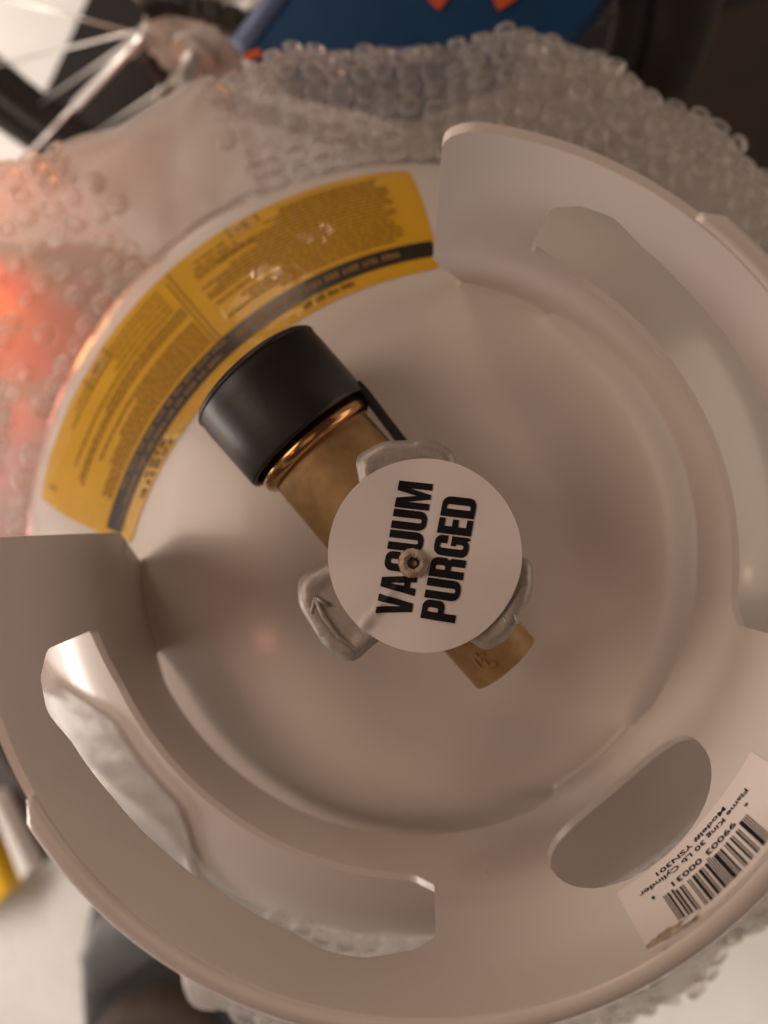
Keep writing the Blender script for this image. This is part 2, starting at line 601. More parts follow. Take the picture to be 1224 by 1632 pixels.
def print_line(name, body, a0, a1, z_base, cap, mp, material, parent):
    v2, F = text_mesh(body)
    return make(name, [mp((a0 + (a1 - a0) * x) * K, (z_base + cap * y) / 1000) for x, y in v2], F, material, parent, smooth=False)
ink = wall(.00030)
print_line('product_text', 'Flame King 30 Lb Cylinder', -33.9, -55.6, 82.5, 1.9, ink, M_INK, plabel)
print_line('product_text', 'Model# YSN301', -38.0, -51.9, 79.4, 1.9, ink, M_INK, plabel)
print_line('product_text', '99003', -38.6, -44.5, 86.9, 2.1, ink, M_INK, plabel)
print_line('product_text', '00031', -45.5, -50.9, 86.9, 2.1, ink, M_INK, plabel)
print_line('product_text', '6', -35.3, -36.0, 86.6, 1.3, ink, M_INK, plabel)
print_line('product_text', '1', -53.9, -54.3, 86.9, 1.3, ink, M_INK, plabel)

# torn strip at the label's lower corner
rng = random.Random(3)
top, bot = [], []
for i in range(15):
    t = i / 14
    a = -58.3 + 7.6 * t
    top.append((a * K, (103.0 + 1.2 * t + rng.uniform(-.25, .25)) / 1000))
    bot.append((a * K, (101.8 - 1.4 * sin(pi * min(1, t * 1.3)) * (.6 + .4 * t) + rng.uniform(-.35, .35)) / 1000))
sheet('torn_patch', [bot + top[::-1]], wall(.00040), M_TORN, plabel)
fl = []
for i in range(12):
    t = 2 * pi * i / 12
    rr = rng.uniform(.7, 1.25)
    fl.append(((-51.6 + 1.25 * cos(t) * rr) * K, (102.9 + .8 * sin(t) * rr) / 1000))
sheet('torn_flake', [fl], lambda u, z: Vector(((R - .0006 - .25 * abs(u / K + 51.6) * .0004) * cos(u / R), (R - .0006) * sin(u / R), z)), M_PAPER, plabel)

# ---- yellow warning label on the dome: t along 0..1 (right end to left end), s from inner 0 to outer 1
def lab_pt(t, s, off):
    a_in = 84.6 + (178.6 - 84.6) * t
    a_out = 90.6 + (172.2 - 90.6) * t
    a = a_in + (a_out - a_in) * s
    w = (2 * t - 1) ** 2
    r_in = .0926 + .0120 * w
    r_out = .1503 + .0050 * w
    return dome_pt(a, r_in + (r_out - r_in) * s, off)
def lab_grid(t0, t1, s0, s1, off, nt=48, ns=6):
    V, F = [], []
    for i in range(nt + 1):
        for j in range(ns + 1):
            V.append(lab_pt(t0 + (t1 - t0) * i / nt, s0 + (s1 - s0) * j / ns, off))
    for i in range(nt):
        for j in range(ns):
            k = i * (ns + 1) + j
            F.append((k, k + 1, k + ns + 2, k + ns + 1))
    return V, F
wl_c = densify(fillet([(0, 0, .02), (0, .6), (0, .6001), (0, 1, .04), (.2, 1), (.4, 1), (.6, 1), (.8, 1), (1, 1, .04), (1, 0, .02)]), .02)
wlabel = under(sheet('warning_label', [wl_c], lambda t, s: lab_pt(t, s, .00025), M_YELLOW, None, grid=.025))
v, f = lab_grid(0.004, 0.985, .105, .235, .00050, 80, 3)
make('black_band', v, f, M_LABEL_BLACK, wlabel)

def words(rng, t0, t1, s, h, off, wmin, wmax, gap, parts, letter=None):
    """a printed line broken up into words (and letters)"""
    t = t0
    while t < t1 - wmin:
        w = min(rng.uniform(wmin, wmax), t1 - t)
        if letter:
            n = max(1, int(w / letter))
            for q in range(n):
                hh = h * rng.choice((1, 1, .8))
                parts.append(lab_grid(t + w * q / n, t + w * (q + rng.uniform(.55, .8)) / n, s, s + hh, off, 1, 1))
        else:
            parts.append(lab_grid(t, t + w, s, s + h, off, max(1, int(w / .02)), 1))
        t += w + gap
rng = random.Random(11)
fine, bold, inv, pale = [], [], [], []
# right panel, dense lines
s = .285
while s < .93:
    indent = rng.choice((.0, .0, .01, .02))
    end = .47 - (.0 if rng.random() < .6 else rng.uniform(.02, .16))
    if s > .78: end = .33 - rng.uniform(0, .06)
    if s > .86: end = .26
    words(rng, .055 + indent, end, s, .016, .00050, .008, .030, .0028, fine)
    s += .034
# middle heading panel (few words)
for s, a, b in ((.80, .36, .46), (.745, .33, .43), (.86, .38, .45)):
    words(rng, a, b, s, .022, .00050, .01, .03, .006, fine)
# left panel, dense lines
s = .27
while s < .90:
    end = .93 if rng.random() < .6 else rng.uniform(.72, .9)
    st = .525 + (0 if s < .62 else .015)
    if .50 < s < .53 or .70 < s < .72:
        s += .05
        continue
    words(rng, st, end - max(0, s - .6) * .35, s, .016, .00050, .008, .030, .0028, fine)
    s += .033 if s < .6 else .055
# vertical rule marks
for t, s0, s1 in ((.503, .24, .99), (.515, .24, .90), (.362, .86, .99), (.30, .88, .99), (.69, .86, .99), (.76, .83, .98), (.965, .80, .90)):
    fine.append(lab_grid(t, t + .004, s0, s1, .00050, 1, 6))
# pictogram boxes by the outer edge
for t0 in (.312, .70):
    make('pictogram', *lab_grid(t0, t0 + .045, .86, .975, .00046, 4, 2), M_LABEL_PALE, wlabel, smooth=False)
    for q in range(7):
        tt = t0 + .006 + rng.uniform(0, .028); ss = .875 + rng.uniform(0, .06)
        fine.append(lab_grid(tt, tt + rng.uniform(.004, .010), ss, ss + rng.uniform(.012, .03), .00062, 1, 1))
# heading words in the black band and bold line below it
words(rng, .075, .475, .148, .048, .00064, .03, .05, .008, inv, .0085)
words(rng, .53, .93, .128, .03, .00064, .02, .045, .008, inv, .007)
words(rng, .50, .90, .188, .03, .00064, .02, .045, .008, inv, .007)
words(rng, .185, .325, .045, .040, .00050, .012, .035, .007, bold, .0075)
words(rng, .75, .90, .022, .030, .00050, .012, .03, .007, bold, .007)
words(rng, .76, .86, .062, .030, .00050, .012, .03, .007, bold, .007)
for nm, parts, m_ in (('small_print', fine, M_LABEL_PRINT), ('bold_print', bold, M_LABEL_BOLD), ('band_print', inv, M_LABEL_INV)):
    v, f = merge(*parts)
    o = make(nm, v, f, m_, wlabel, smooth=False)
    o['kind'] = 'stuff'

# ------------------------------------------------------------------ the valve
AX = 131.0
ZV = 0.036
FR = Matrix.Translation((0, 0, ZV)) @ Matrix.Rotation(rad(AX), 4, 'Z') @ Matrix.Rotation(pi / 2, 4, 'Y')   # local z runs out along the outlet
def along(prof, n=64): return revolve_pts(prof, n, frame=FR)

v1, f1 = along([(1e-5, -.020), (.017, -.020), (.0182, -.016), (.0186, 0), (.0186, .020), (.0184, .040), (.0182, .0445), (.0178, .0455), (1e-5, .0455)])
v2, f2 = revolve_pts([(.0185, .004), (.0185, .018), (.0165, .020), (.0155, .030), (.0155, .050), (.013, .0545), (.0115, .055), (.0115, .060), (1e-5, .060)], 48)
valve = under(make('valve_body', *merge((v1, f1), (v2, f2)), M_BRASS, None, True, 40))
# hexagonal nut low on the stem
nut = [Vector((.021 * cos(rad(60 * i + 11)), .021 * sin(rad(60 * i + 11)), 0)) for i in range(6)]
V = [p + Vector((0, 0, z)) for z in (.008, .020) for p in nut]
F = [tuple(range(6)), tuple(range(6, 12))] + [(i, (i + 1) % 6, 6 + (i + 1) % 6, 6 + i) for i in range(6)]
bevel(make('valve_nut', V, F, M_BRASS, valve, False), .0008, 2)
v, f = along([(.0180, .0435), (.0196, .0438), (.0206, .0450), (.0208, .0468), (.0203, .0482), (.0193, .0488), (.0190, .0500), (.0199, .0512), (.0200, .0535), (.0192, .0545), (.0190, .060), (.0150, .060)])
make('outlet_ring', v, f, M_BRASS_BRIGHT, valve)
# relief fitting on the far side
v1, f1 = along([(1e-5, -.0440), (.0080, -.0440), (.0081, -.0425), (.0102, -.0425), (.0104, -.0442), (.0118, -.0442), (.0120, -.030), (.0122, -.024), (.0110, -.018), (.0110, -.010)], 40)
relief = make('relief_fitting', v1, f1, M_BRASS, valve, True, 40)
marks = []
rngm = random.Random(9)
for i in range(7):
    fr = FR @ Matrix.Rotation(rad(146 + 24 * rngm.random()), 4, 'Z')
    z_ = -.0405 + .010 * rngm.random()
    tall = rngm.random() < .5
    marks.append(box_pts(.0112, .01245, -.0010 if not tall else -.0004, .0010 if not tall else .0004, z_, z_ + (.0030 if tall else .0008), fr))
make('cast_mark', *merge(*marks), M_BRASS, relief, False)['kind'] = 'stuff'

# black dust cap and its strap
cap_prof = [(.0214, .062), (.0214, .0500), (.0216, .0492), (.0224, .0488), (.0230, .0491), (.0232, .0500), (.0233, .060), (.0233, .070), (.0231, .0745), (.0225, .0760), (.0210, .0767), (.012, .0767), (1e-5, .0768)]
v, f = along(cap_prof, 96)
cap = under(make('dust_cap', v, f, M_BLACK, None, True, 60))
SV = Matrix.Translation((0, 0, ZV)) @ Matrix.Rotation(rad(AX), 4, 'Z')       # local x outward along the outlet, y to its left
strap_parts = []
path = [(.052, -.0222), (.048, -.0224), (.040, -.0218), (.030, -.0212), (.020, -.0208), (.008, -.0206), (-.004, -.0204)]
V, F = [], []
for x, y in path:
    for dy, z in ((.0014, -.005), (.0014, .0055), (-.0014, .0055), (-.0014, -.005)):
        V.append(SV @ Vector((x, y + dy, z)))
for i in range(len(path) - 1):
    for q in range(4):
        F.append((i * 4 + q, i * 4 + (q + 1) % 4, (i + 1) * 4 + (q + 1) % 4, (i + 1) * 4 + q))
F += [(0, 1, 2, 3), tuple(len(V) - 4 + q for q in range(4))]
bevel(make('cap_strap', V, F, M_BLACK, cap, True, 40), .0005, 2)
# fine edge of the cap: a moulding seam
v, f = along([(.0232, .0742), (.02345, .0746), (.0234, .0751), (.0229, .0753)], 96)
make('cap_seam', v, f, M_BLACK, cap)

# handwheel: three lobes
def wheel_outline(k=0.0):
    pts = []
    for c in (94.0, 214.5, 335.0):
        dirv = Vector((cos(rad(c)), sin(rad(c)))); side = Vector((-dirv.y, dirv.x))
        for u, w, r in ((.0170, -.0125, .004), (.0288, -.0140, .0035), (.0330, -.0080, .010), (.0335, .0060, .010), (.0298, .0140, .0035), (.0170, .0125, .004)):
            q = dirv * (u - k) + side * (w - math.copysign(k, w))
            pts.append((q.x, q.y, r))
    return fillet(pts, 4)
wo = densify(wheel_outline(), .0018)
vo, fo = fill2d([wo], .0030)
# top surface: raised soft border, lower inside
def border_dist(p):
    d = 1
    for i in range(len(wo)):
        a, b = wo[i], wo[(i + 1) % len(wo)]
        ab = b - a; t = max(0, min(1, (p - a).dot(ab) / ab.length_squared))
        d = min(d, (p - a - ab * t).length)
    return d
vo, fo = fill2d([wo, ], .0016)
n = len(vo)
V, F = [], []
rngw = random.Random(5)
for p in vo:
    d = border_dist(Vector((p.x, p.y)))
    t = min(1, d / .0023)
    z = .0664 + .0020 * sqrt(max(0, 1 - (1 - t) ** 2))
    if d > .0036: z -= min(1, (d - .0040) / .0012) * .0007
    V.append(Vector((p.x, p.y, z + rngw.uniform(-.00002, .00002))))
for p in vo:
    V.append(Vector((p.x * .98, p.y * .98, .0535)))
F = [tuple(q) for q in fo] + [tuple(i + n for i in reversed(q)) for q in fo]
cnt = {}
for q in fo:
    for i in range(len(q)):
        a, b = q[i], q[(i + 1) % len(q)]
        cnt.setdefault((min(a, b), max(a, b)), []).append((a, b))
for k_, l in cnt.items():
    if len(l) == 1:
        a, b = l[0]; F.append((b, a, a + n, b + n))
wheel = under(make('handwheel', V, F, M_ALU, None, True, 60))
# cast arrow on the left lobe, letter-like mark on the right one
def ridge(pts, r, z): return tube_pts([(x, y, z) for x, y in pts], r, 8)
arrow = merge(ridge([(-.0268, -.0100), (-.0245, -.0150), (-.0205, -.0205), (-.0150, -.0250)], .00075, .0681),
              ridge([(-.0268, -.0100), (-.0276, -.0145)], .0006, .0681), ridge([(-.0268, -.0100), (-.0228, -.0122)], .0006, .0681))
make('cast_arrow', *arrow, M_ALU, wheel)
mark = merge(ridge([(.0245, -.0150), (.0262, -.0178), (.0285, -.0168), (.0275, -.0140)], .0005, .0681))
make('cast_letter', *mark, M_ALU, wheel)

# sticker
ZS = 0.0712
SC = Vector((.0031, .0018))
SR = .0261
def sticker_z(x, y):
    dx, dy = x - SC.x, y - SC.y
    r = hypot(dx, dy); a = atan2(dy, dx)
    w = (r / SR)
    z = ZS + .0011 * w * w * sin(3 * a + .6) + .0005 * w * sin(5 * a + 2.0) - .0004 * w * w
    # crease running from the hub to the lower left edge
    ca = rad(230)
    da = (a - ca + pi) % (2 * pi) - pi
    dist = r * sin(da)
    if cos(da) > 0:
        z += .0014 * math.exp(-(dist / .0010) ** 2) * w - (.0013 * w if dist > 0 else 0) * math.exp(-abs(dist) / .010)
    return z
disc = [Vector((SC.x + SR * cos(2 * pi * i / 96), SC.y + SR * sin(2 * pi * i / 96))) for i in range(96)]
sticker = sheet('sticker', [disc], lambda x, y: Vector((x, y, sticker_z(x, y))), M_PAPER, wheel, grid=.0011)

GL = {
 'V': (.60, [[(0, 1), (.215, 1), (.30, .34), (.385, 1), (.60, 1), (.425, 0), (.175, 0)]]),
 'A': (.62, [[(0, 0), (.17, 1), (.45, 1), (.62, 0), (.40, 0), (.385, .17), (.235, .17), (.22, 0)], [(.262, .34), (.358, .34), (.31, .74)]]),
 'C': (.58, [[(.58, .60), (.58, 1, .23), (0, 1, .23), (0, 0, .23), (.58, 0, .23), (.58, .42), (.355, .42), (.355, .16, .05), (.225, .16, .05), (.225, .84, .05), (.355, .84, .05), (.355, .60)]]),
 'U': (.58, [[(0, 1), (0, 0, .23), (.58, 0, .23), (.58, 1), (.35, 1), (.35, .15, .055), (.23, .15, .055), (.23, 1)]]),
 'M': (.80, [[(0, 0), (0, 1), (.29, 1), (.40, .42), (.51, 1), (.80, 1), (.80, 0), (.60, 0), (.60, .64), (.47, 0), (.33, 0), (.20, .64), (.20, 0)]]),
 'P': (.55, [[(0, 0), (0, 1), (.56, 1, .2), (.56, .37, .2), (.225, .37), (.225, 0)], [(.225, .54), (.345, .54, .05), (.345, .84, .05), (.225, .84)]]),
 'R': (.58, [[(0, 0), (0, 1), (.57, 1, .2), (.57, .55, .12), (.50, .49), (.57, .42, .1), (.57, 0), (.35, 0), (.35, .40, .05), (.225, .40), (.225, 0)], [(.225, .57), (.345, .57, .05), (.345, .84, .05), (.225, .84)]]),
 'G': (.58, [[(.58, .64), (.58, 1, .23), (0, 1, .23), (0, 0, .23), (.40, 0, .16), (.47, .09), (.49, 0), (.58, 0), (.58, .53), (.30, .53), (.30, .38), (.355, .38), (.355, .16, .05), (.225, .16, .05), (.225, .84, .05), (.355, .84, .05), (.355, .64)]]),
 'E': (.45, [[(0, 0), (0, 1), (.45, 1), (.45, .82), (.225, .82), (.225, .60), (.43, .60), (.43, .42), (.225, .42), (.225, .18), (.45, .18), (.45, 0)]]),
 'D': (.58, [[(0, 0), (0, 1), (.58, 1, .22), (.58, 0, .22)], [(.225, .15), (.355, .15, .06), (.355, .85, .06), (.225, .85)]]),
}
def lettering(word, corners):
    """corners: base-start, base-end, top-end, top-start (x, y in mm)"""
    b0, b1, t1, t0 = [Vector(c) / 1000 for c in corners]
    gap = .045
    total = sum(GL[c][0] for c in word) + gap * (len(word) - 1)
    parts = []; x = 0
    for c in word:
        w, cs = GL[c]
        vo, fo = fill2d([densify(fillet(k), .08) for k in cs], .09)
        V = []
        for p in vo:
            u = (x + p.x) / total; h = p.y
            q = b0.lerp(b1, u).lerp(t0.lerp(t1, u), h)
            V.append(Vector((q.x, q.y, sticker_z(q.x, q.y) + .00026)))
        parts.append((V, fo)); x += w + gap
    return merge(*parts)
v, f = lettering('VACUUM', [(-.5, -15.1), (5.5, 20.9), (-3.6, 21.9), (-10.0, -13.9)])
make('sticker_word', v, f, M_INK, sticker, smooth=False)
v, f = lettering('PURGED', [(11.3, -16.5), (17.4, 16.8), (8.4, 17.8), (2.0, -15.0)])
make('sticker_word', v, f, M_INK, sticker, smooth=False)
# torn hole with the end of the stem
V, F = [], []
rngt = random.Random(2)
NT = 40
tp = [(.0013, .0004), (.0018, .0020), (.0026, .0026), (.0034, .0021), (.0040, .0006)]
for i in range(NT):
    a = 2 * pi * i / NT
    for r, z in tp:
        V.append(Vector((.0002 + (r + rngt.uniform(-.0002, .0002)) * cos(a), -.0003 + (r + rngt.uniform(-.0002, .0002)) * sin(a), ZS + z + rngt.uniform(-.00025, .00025))))
for i in range(NT):
    for q in range(len(tp) - 1):
        j = (i + 1) % NT
        F.append((i * len(tp) + q, j * len(tp) + q, j * len(tp) + q + 1, i * len(tp) + q + 1))
make('torn_hole', V, F, M_TORN, sticker, True, 50)
v, f = revolve_pts([(1e-5, ZS + .0004), (.0008, ZS + .0006), (.00125, ZS + .0006), (.0014, ZS + .0003), (.0014, ZS - .002)], 24)
v = [p + Vector((.0003, -.0004, .0004)) for p in v]
make('stem_end', v, f, M_BRASS, wheel)
v, f = revolve_pts([(.0008, ZS + .0011), (.0013, ZS + .0013), (.0016, ZS + .0010), (.0014, ZS + .0002)], 24)
v = [p + Vector((.0003, -.0004, .0003)) for p in v]
make('stem_recess_shade', v, f, M_DARK, wheel)  # dark ring, the shade of the recess put into its colour

# ------------------------------------------------------------------ ground
M_FLOOR = mat('pale_carpet', (0.72, 0.70, 0.66), 0.85, var=0.08, var_scale=18, bump=0.002, bump_scale=160)
V = [(-4, -4, FLOOR_Z), (4, -4, FLOOR_Z), (4, 4, FLOOR_Z), (-4, 4, FLOOR_Z)]
fl_ = make('floor', V, [(0, 1, 2, 3)], M_FLOOR, None, False)
tag(fl_, kind='structure')

# ------------------------------------------------------------------ bubble wrap round the cylinder
def lerp(a, b, t): return a + (b - a) * t
def sstep(a, b, x):
    t = max(0, min(1, (x - a) / (b - a))); return t * t * (3 - 2 * t)
def bump_w(a, lo, hi, soft):
    return sstep(lo - soft, lo + soft, a) * (1 - sstep(hi - soft, hi + soft, a))
def wob(a, k): return sin(a * k + k * 1.7)
def wrap_profile(adeg):
    a = adeg % 360
    thin = bump_w(a, 197, 240, 6)
    wide = bump_w(a, 138, 192, 12)
    drape = bump_w(a, 203, 234, 8)
    ar = rad(a)
    ripple = .003 * wob(ar, 7) + .002 * wob(ar, 13) + .001 * wob(ar, 29)
    ro = lerp(.2335 + ripple, .1765, thin)
    ro = lerp(ro, .305, wide)
    zt = lerp(-.050 + ripple * .8, -.058, thin)
    ri = lerp(.163, .133, drape)
    zi = dome_z(ri) + .002
    zt2 = lerp(zt, dome_z(.158) + .004, thin)
    drop = lerp(.035, .05, wide)
    return [(ri, zi), (lerp(ri, ro, .30), lerp(zt, zt2, 1) if thin > .5 else zt), (lerp(ri, ro, .66), zt - .002), (lerp(ri, ro, .90), zt - .012), (ro, zt - drop),
            (ro - .004, zt - drop - .05), (ro - .012, -.30), (ro - .018, FLOOR_Z + .004)]
def catmull(pts, t):
    n = len(pts) - 1
    x = t * n; i = min(int(x), n - 1); u = x - i
    p0, p1, p2, p3 = pts[max(i - 1, 0)], pts[i], pts[i + 1], pts[min(i + 2, n)]
    def c(k):
        return .5 * (2 * p1[k] + (p2[k] - p0[k]) * u + (2 * p0[k] - 5 * p1[k] + 4 * p2[k] - p3[k]) * u * u + (3 * p1[k] - p0[k] - 3 * p2[k] + p3[k]) * u ** 3)
    return c(0), c(1)
def wrap_pt(adeg, t):
    r, z = catmull(wrap_profile(adeg), t)
    if r < .1715 and t < .6: z = max(z, dome_z(r) + .0022)
    a = rad(adeg)
    r += .0012 * sin(adeg * .31 + t * 21) * min(1, t * 4); z += .0012 * sin(adeg * .23 + t * 33 + 1) * min(1, t * 4)
    return Vector((r * cos(a), r * sin(a), z))
def wrap_normal(adeg, t):
    e = 1e-3
    du = wrap_pt(adeg + .2, t) - wrap_pt(adeg - .2, t); dv = wrap_pt(adeg, min(1, t + e)) - wrap_pt(adeg, max(0, t - e))
    return du.cross(dv).normalized() * -1

wrap = thing('bubble_wrap', 'loose clear bubble wrap bunched around the shoulders of the propane cylinder', 'bubble wrap', (0, 0, FLOOR_Z))
M_FILM = film_material('clear_film', 0.30, bump=.0006, bump_scale=90, rough=.4, gloss=.6)
M_BUBBLE = film_material('bubble_wall', 0.30, rough=.3, gloss=.7)
M_BUBBLE_TOP = film_material('bubble_top', 0.10, rough=.34, gloss=.75)
M_FOLD = film_material('folded_film', 0.55, bump=.0006, bump_scale=130, rough=.4, gloss=.8)
NA, NT_ = 240, 40
V, F = [], []
for i in range(NA):
    for j in range(NT_ + 1):
        V.append(wrap_pt(360 * i / NA, j / NT_))
for i in range(NA):
    for j in range(NT_):
        F.append((i * (NT_ + 1) + j, ((i + 1) % NA) * (NT_ + 1) + j, ((i + 1) % NA) * (NT_ + 1) + j + 1, i * (NT_ + 1) + j + 1))
under(make('film', V, F, M_FILM, None), wrap)

# bubbles, hexagonal rows walked along the film
PITCH = .0102
spots = []
trow, row = .02, 0
while trow < .46:
    # arc positions for this row
    a = 0.0 + (.5 if row % 2 else 0) * deg(PITCH / .2)
    while a < 360:
        p = wrap_pt(a, trow)
        rr = hypot(p.x, p.y)
        spots.append((a, trow, p))
        a += deg(PITCH / rr)
    p0 = wrap_pt(100, trow)
    t2 = trow
    while t2 < .7 and (wrap_pt(100, t2) - p0).length < PITCH * .866: t2 += .001
    trow = t2; row += 1
def fold_here(a, t): return (115 < a < 130 and .0 < t < .6) or (190 < a < 248 and t < .62)
BR = .0050
def bubble_mesh():
    prof = [(BR, 0), (BR * .99, BR * .55), (BR * .80, BR * .86)]
    V, F = [], []
    N = 9
    for r, z in prof:
        for q in range(N):
            V.append(Vector((r * cos(2 * pi * q / N), r * sin(2 * pi * q / N), z)))
    V.append(Vector((0, 0, BR * .9)))
    for k in range(2):
        for q in range(N):
            F.append((k * N + q, k * N + (q + 1) % N, (k + 1) * N + (q + 1) % N, (k + 1) * N + q))
    for q in range(N):
        F.append((2 * N + q, 2 * N + (q + 1) % N, 3 * N))
    return V, F
bv, bf = bubble_mesh()
rngb = random.Random(21)
cand = []
for a, t, p in spots:
    if fold_here(a, t) and True: continue
    if rngb.random() < .05 or (145 < a < 192 and t < .5 and rngb.random() < .15): continue
    nrm = wrap_normal(a, t)
    x, y, d = project(p)
    vis = 0 < x < 1224 and 0 < y < 1632 and hypot(x - 645, y - 900) > 735 and nrm.dot((CAM_POS - p).normalized()) > -.15
    if not vis and 0 < x < 1224 and 0 < y < 1632 and 86 < a < 176 and hypot(x - 672, y - 885) > 640: vis = True
    q = nrm.to_track_quat('Z', 'X').to_matrix().to_4x4()
    sc = rngb.uniform(.84, 1.10); flat = rngb.uniform(.35, .95)
    tilt = Matrix.Rotation(rngb.uniform(-.25, .25), 4, 'X') @ Matrix.Rotation(rngb.uniform(-.25, .25), 4, 'Y')
    p = p + Vector((rngb.uniform(-1, 1), rngb.uniform(-1, 1), rngb.uniform(-.3, .3))) * .0011
    mtx = Matrix.Translation(p) @ q @ tilt @ Matrix.Diagonal((sc, sc * rngb.uniform(.93, 1.05), sc * flat, 1))
    cand.append((0 if vis else 1, d, mtx))
cand.sort(key=lambda c: (c[0], c[1]))
bme = bpy.data.meshes.new('bubble')
bme.from_pydata([tuple(v) for v in bv], [], bf); bme.materials.append(M_BUBBLE); bme.materials.append(M_BUBBLE_TOP); finish(bme)
def two_tone(me, per):
    for i, p in enumerate(me.polygons):
        p.material_index = 1 if i % per >= 18 else 0
two_tone(bme, len(bf))
SH = Matrix.Translation((0, 0, -FLOOR_Z))
for c in cand[:300]:
    o = bpy.data.objects.new('bubble', bme)
    link(o, wrap)
    o.matrix_local = SH @ c[2]
V, F = [], []
for c in cand[300:]:
    k = len(V)
    V += [c[2] @ v for v in bv]
    F += [tuple(i + k for i in f) for f in bf]
o = under(make('small_bubbles', V, F, M_BUBBLE, None), wrap)
o.data.materials.append(M_BUBBLE_TOP); two_tone(o.data, len(bf))
o['kind'] = 'stuff'
# flattened folds of film without bubbles
rngf = random.Random(8)
def fold(a0, a1, t0, t1, na, nt, lift, wave):
    V, F = [], []
    for i in range(na + 1):
        for j in range(nt + 1):
            a = a0 + (a1 - a0) * i / na; t = t0 + (t1 - t0) * j / nt
            p = wrap_pt(a, t); nn = wrap_normal(a, t)
            if nn.z < 0: nn = -nn
            V.append(p + nn * (lift + wave * sin(i * .9 + j * .5) + rngf.uniform(-.25, .25) * wave))
    for i in range(na):
        for j in range(nt):
            k = i * (nt + 1) + j
            F.append((k, k + nt + 1, k + nt + 2, k + 1))
    under(make('folded_film', V, F, M_FOLD, None), wrap)
fold(113, 132, .01, .44, 18, 14, .0020, .0007)
fold(200, 247, .0, .45, 60, 18, .0010, .0002)

# ------------------------------------------------------------------ orange bag under the wrap, on the left
def bag_material():
    m, nt, b = new_mat('printed_bag')
    N, L = nt.nodes, nt.links
    tc = N.new('ShaderNodeTexCoord')
    mp = N.new('ShaderNodeMapping'); mp.inputs['Rotation'].default_value = (0, 0, rad(-28)); mp.inputs['Scale'].default_value = (6, 17, 6)
    L.new(tc.outputs['Object'], mp.inputs['Vector'])
    n = N.new('ShaderNodeTexNoise'); n.inputs['Scale'].default_value = 1.6; n.inputs['Detail'].default_value = 3
    L.new(mp.outputs[0], n.inputs['Vector'])
    r = N.new('ShaderNodeValToRGB')
    e = r.color_ramp.elements
    e[0].position = .34; e[0].color = (.44, .36, .31, 1)  # grey patches: highlights on the wrap put into the bag's colour
    e[1].position = .60; e[1].color = (.95, .16, .01, 1)
    x = e.new(.42); x.color = (.62, .28, .15, 1)
    x = e.new(.50); x.color = (.95, .26, .05, 1)
    x = e.new(.78); x.color = (.80, .10, .10, 1)
    L.new(n.outputs['Fac'], r.inputs['Fac'])
    # the front of the bag is pinkish red
    sx = N.new('ShaderNodeSeparateXYZ'); L.new(tc.outputs['Object'], sx.inputs[0])
    mr = N.new('ShaderNodeMapRange'); mr.inputs['From Min'].default_value = .02; mr.inputs['From Max'].default_value = -.06
    L.new(sx.outputs['Y'], mr.inputs['Value'])
    mx = N.new('ShaderNodeMix'); mx.data_type = 'RGBA'; mx.blend_type = 'MIX'
    L.new(mr.outputs[0], mx.inputs['Factor']); L.new(r.outputs['Color'], mx.inputs['A'])
    r2 = N.new('ShaderNodeValToRGB'); e2 = r2.color_ramp.elements
    e2[0].position = .38; e2[0].color = (.50, .40, .37, 1); e2[1].position = .62; e2[1].color = (.80, .22, .24, 1)
    L.new(n.outputs['Fac'], r2.inputs['Fac']); L.new(r2.outputs['Color'], mx.inputs['B'])
    L.new(mx.outputs['Result'], b.inputs['Base Color'])
    b.inputs['Roughness'].default_value = .35
    return m
bag = thing('plastic_bag', 'crumpled orange and pink printed plastic bag under the bubble wrap left of the cylinder', 'bag', (-.262, .105, FLOOR_Z))
V, F = [], []
rngg = random.Random(4)
NX, NY = 26, 36
def hgt(x, y):
    return .012 * sin(x * 60 + 1) * sin(y * 42) + .010 * sin(x * 33 - y * 71 + 2) + .006 * sin(x * 120 + y * 95)
for i in range(NX + 1):
    for j in range(NY + 1):
        x = -.075 + .15 * i / NX; y = -.165 + .285 * j / NY
        ex = min(i, NX - i) / (NX / 2); ey = min(j, NY - j) / (NY / 2)
        edge = min(1, ex * 2.2) ** .5 * min(1, ey * 2.6) ** .5
        z = .005 + edge * (.305 + hgt(x, y)) 
        V.append(Vector((x * (1.0 + .25 * (1 - edge)), y * (1 + .1 * (1 - edge)), z)))
for i in range(NX):
    for j in range(NY):
        F.append((i * (NY + 1) + j, (i + 1) * (NY + 1) + j, (i + 1) * (NY + 1) + j + 1, i * (NY + 1) + j + 1))
make('bag_skin', V, F, bag_material(), bag)

# ------------------------------------------------------------------ bicycle behind, upper left
M_SPOKE = mat('bright_spoke_steel', (.85, .83, .80), .38, .85)
M_HUB = mat('worn_chrome', (.80, .78, .75), .3, .85, var=.2, var_scale=60)
M_TYRE = mat('dark_tyre_rubber', (.014, .011, .011), .75, bump=.0005, bump_scale=150)
M_RIM = mat('black_rim_paint', (.014, .012, .013), .55)
M_GOLD = mat('dull_steel', (.55, .53, .49), .4, .5, var=.5, var_scale=80)
M_CHAIN = mat('greasy_chain', (.022, .018, .015), .5, .3)
M_BLUE = mat('blue_frame_paint', (.010, .060, .16), .35, coat=.4, var=.2, var_scale=12)
M_BLUE_EDGE = mat('pale_blue_edge', (.11, .16, .30), .4)
M_DECAL = mat('orange_red_decal', (.62, .10, .03), .45)
HUB = Vector((-.114, .326, -.168))
bike = thing('bicycle', 'bicycle with bright spokes and blue chain guard standing behind the cylinder', 'bicycle', (HUB.x, HUB.y, FLOOR_Z))
def ub(o): 
    o.parent = bike
    o.matrix_parent_inverse = Matrix.Translation(-Vector((HUB.x, HUB.y, FLOOR_Z)))
    return o
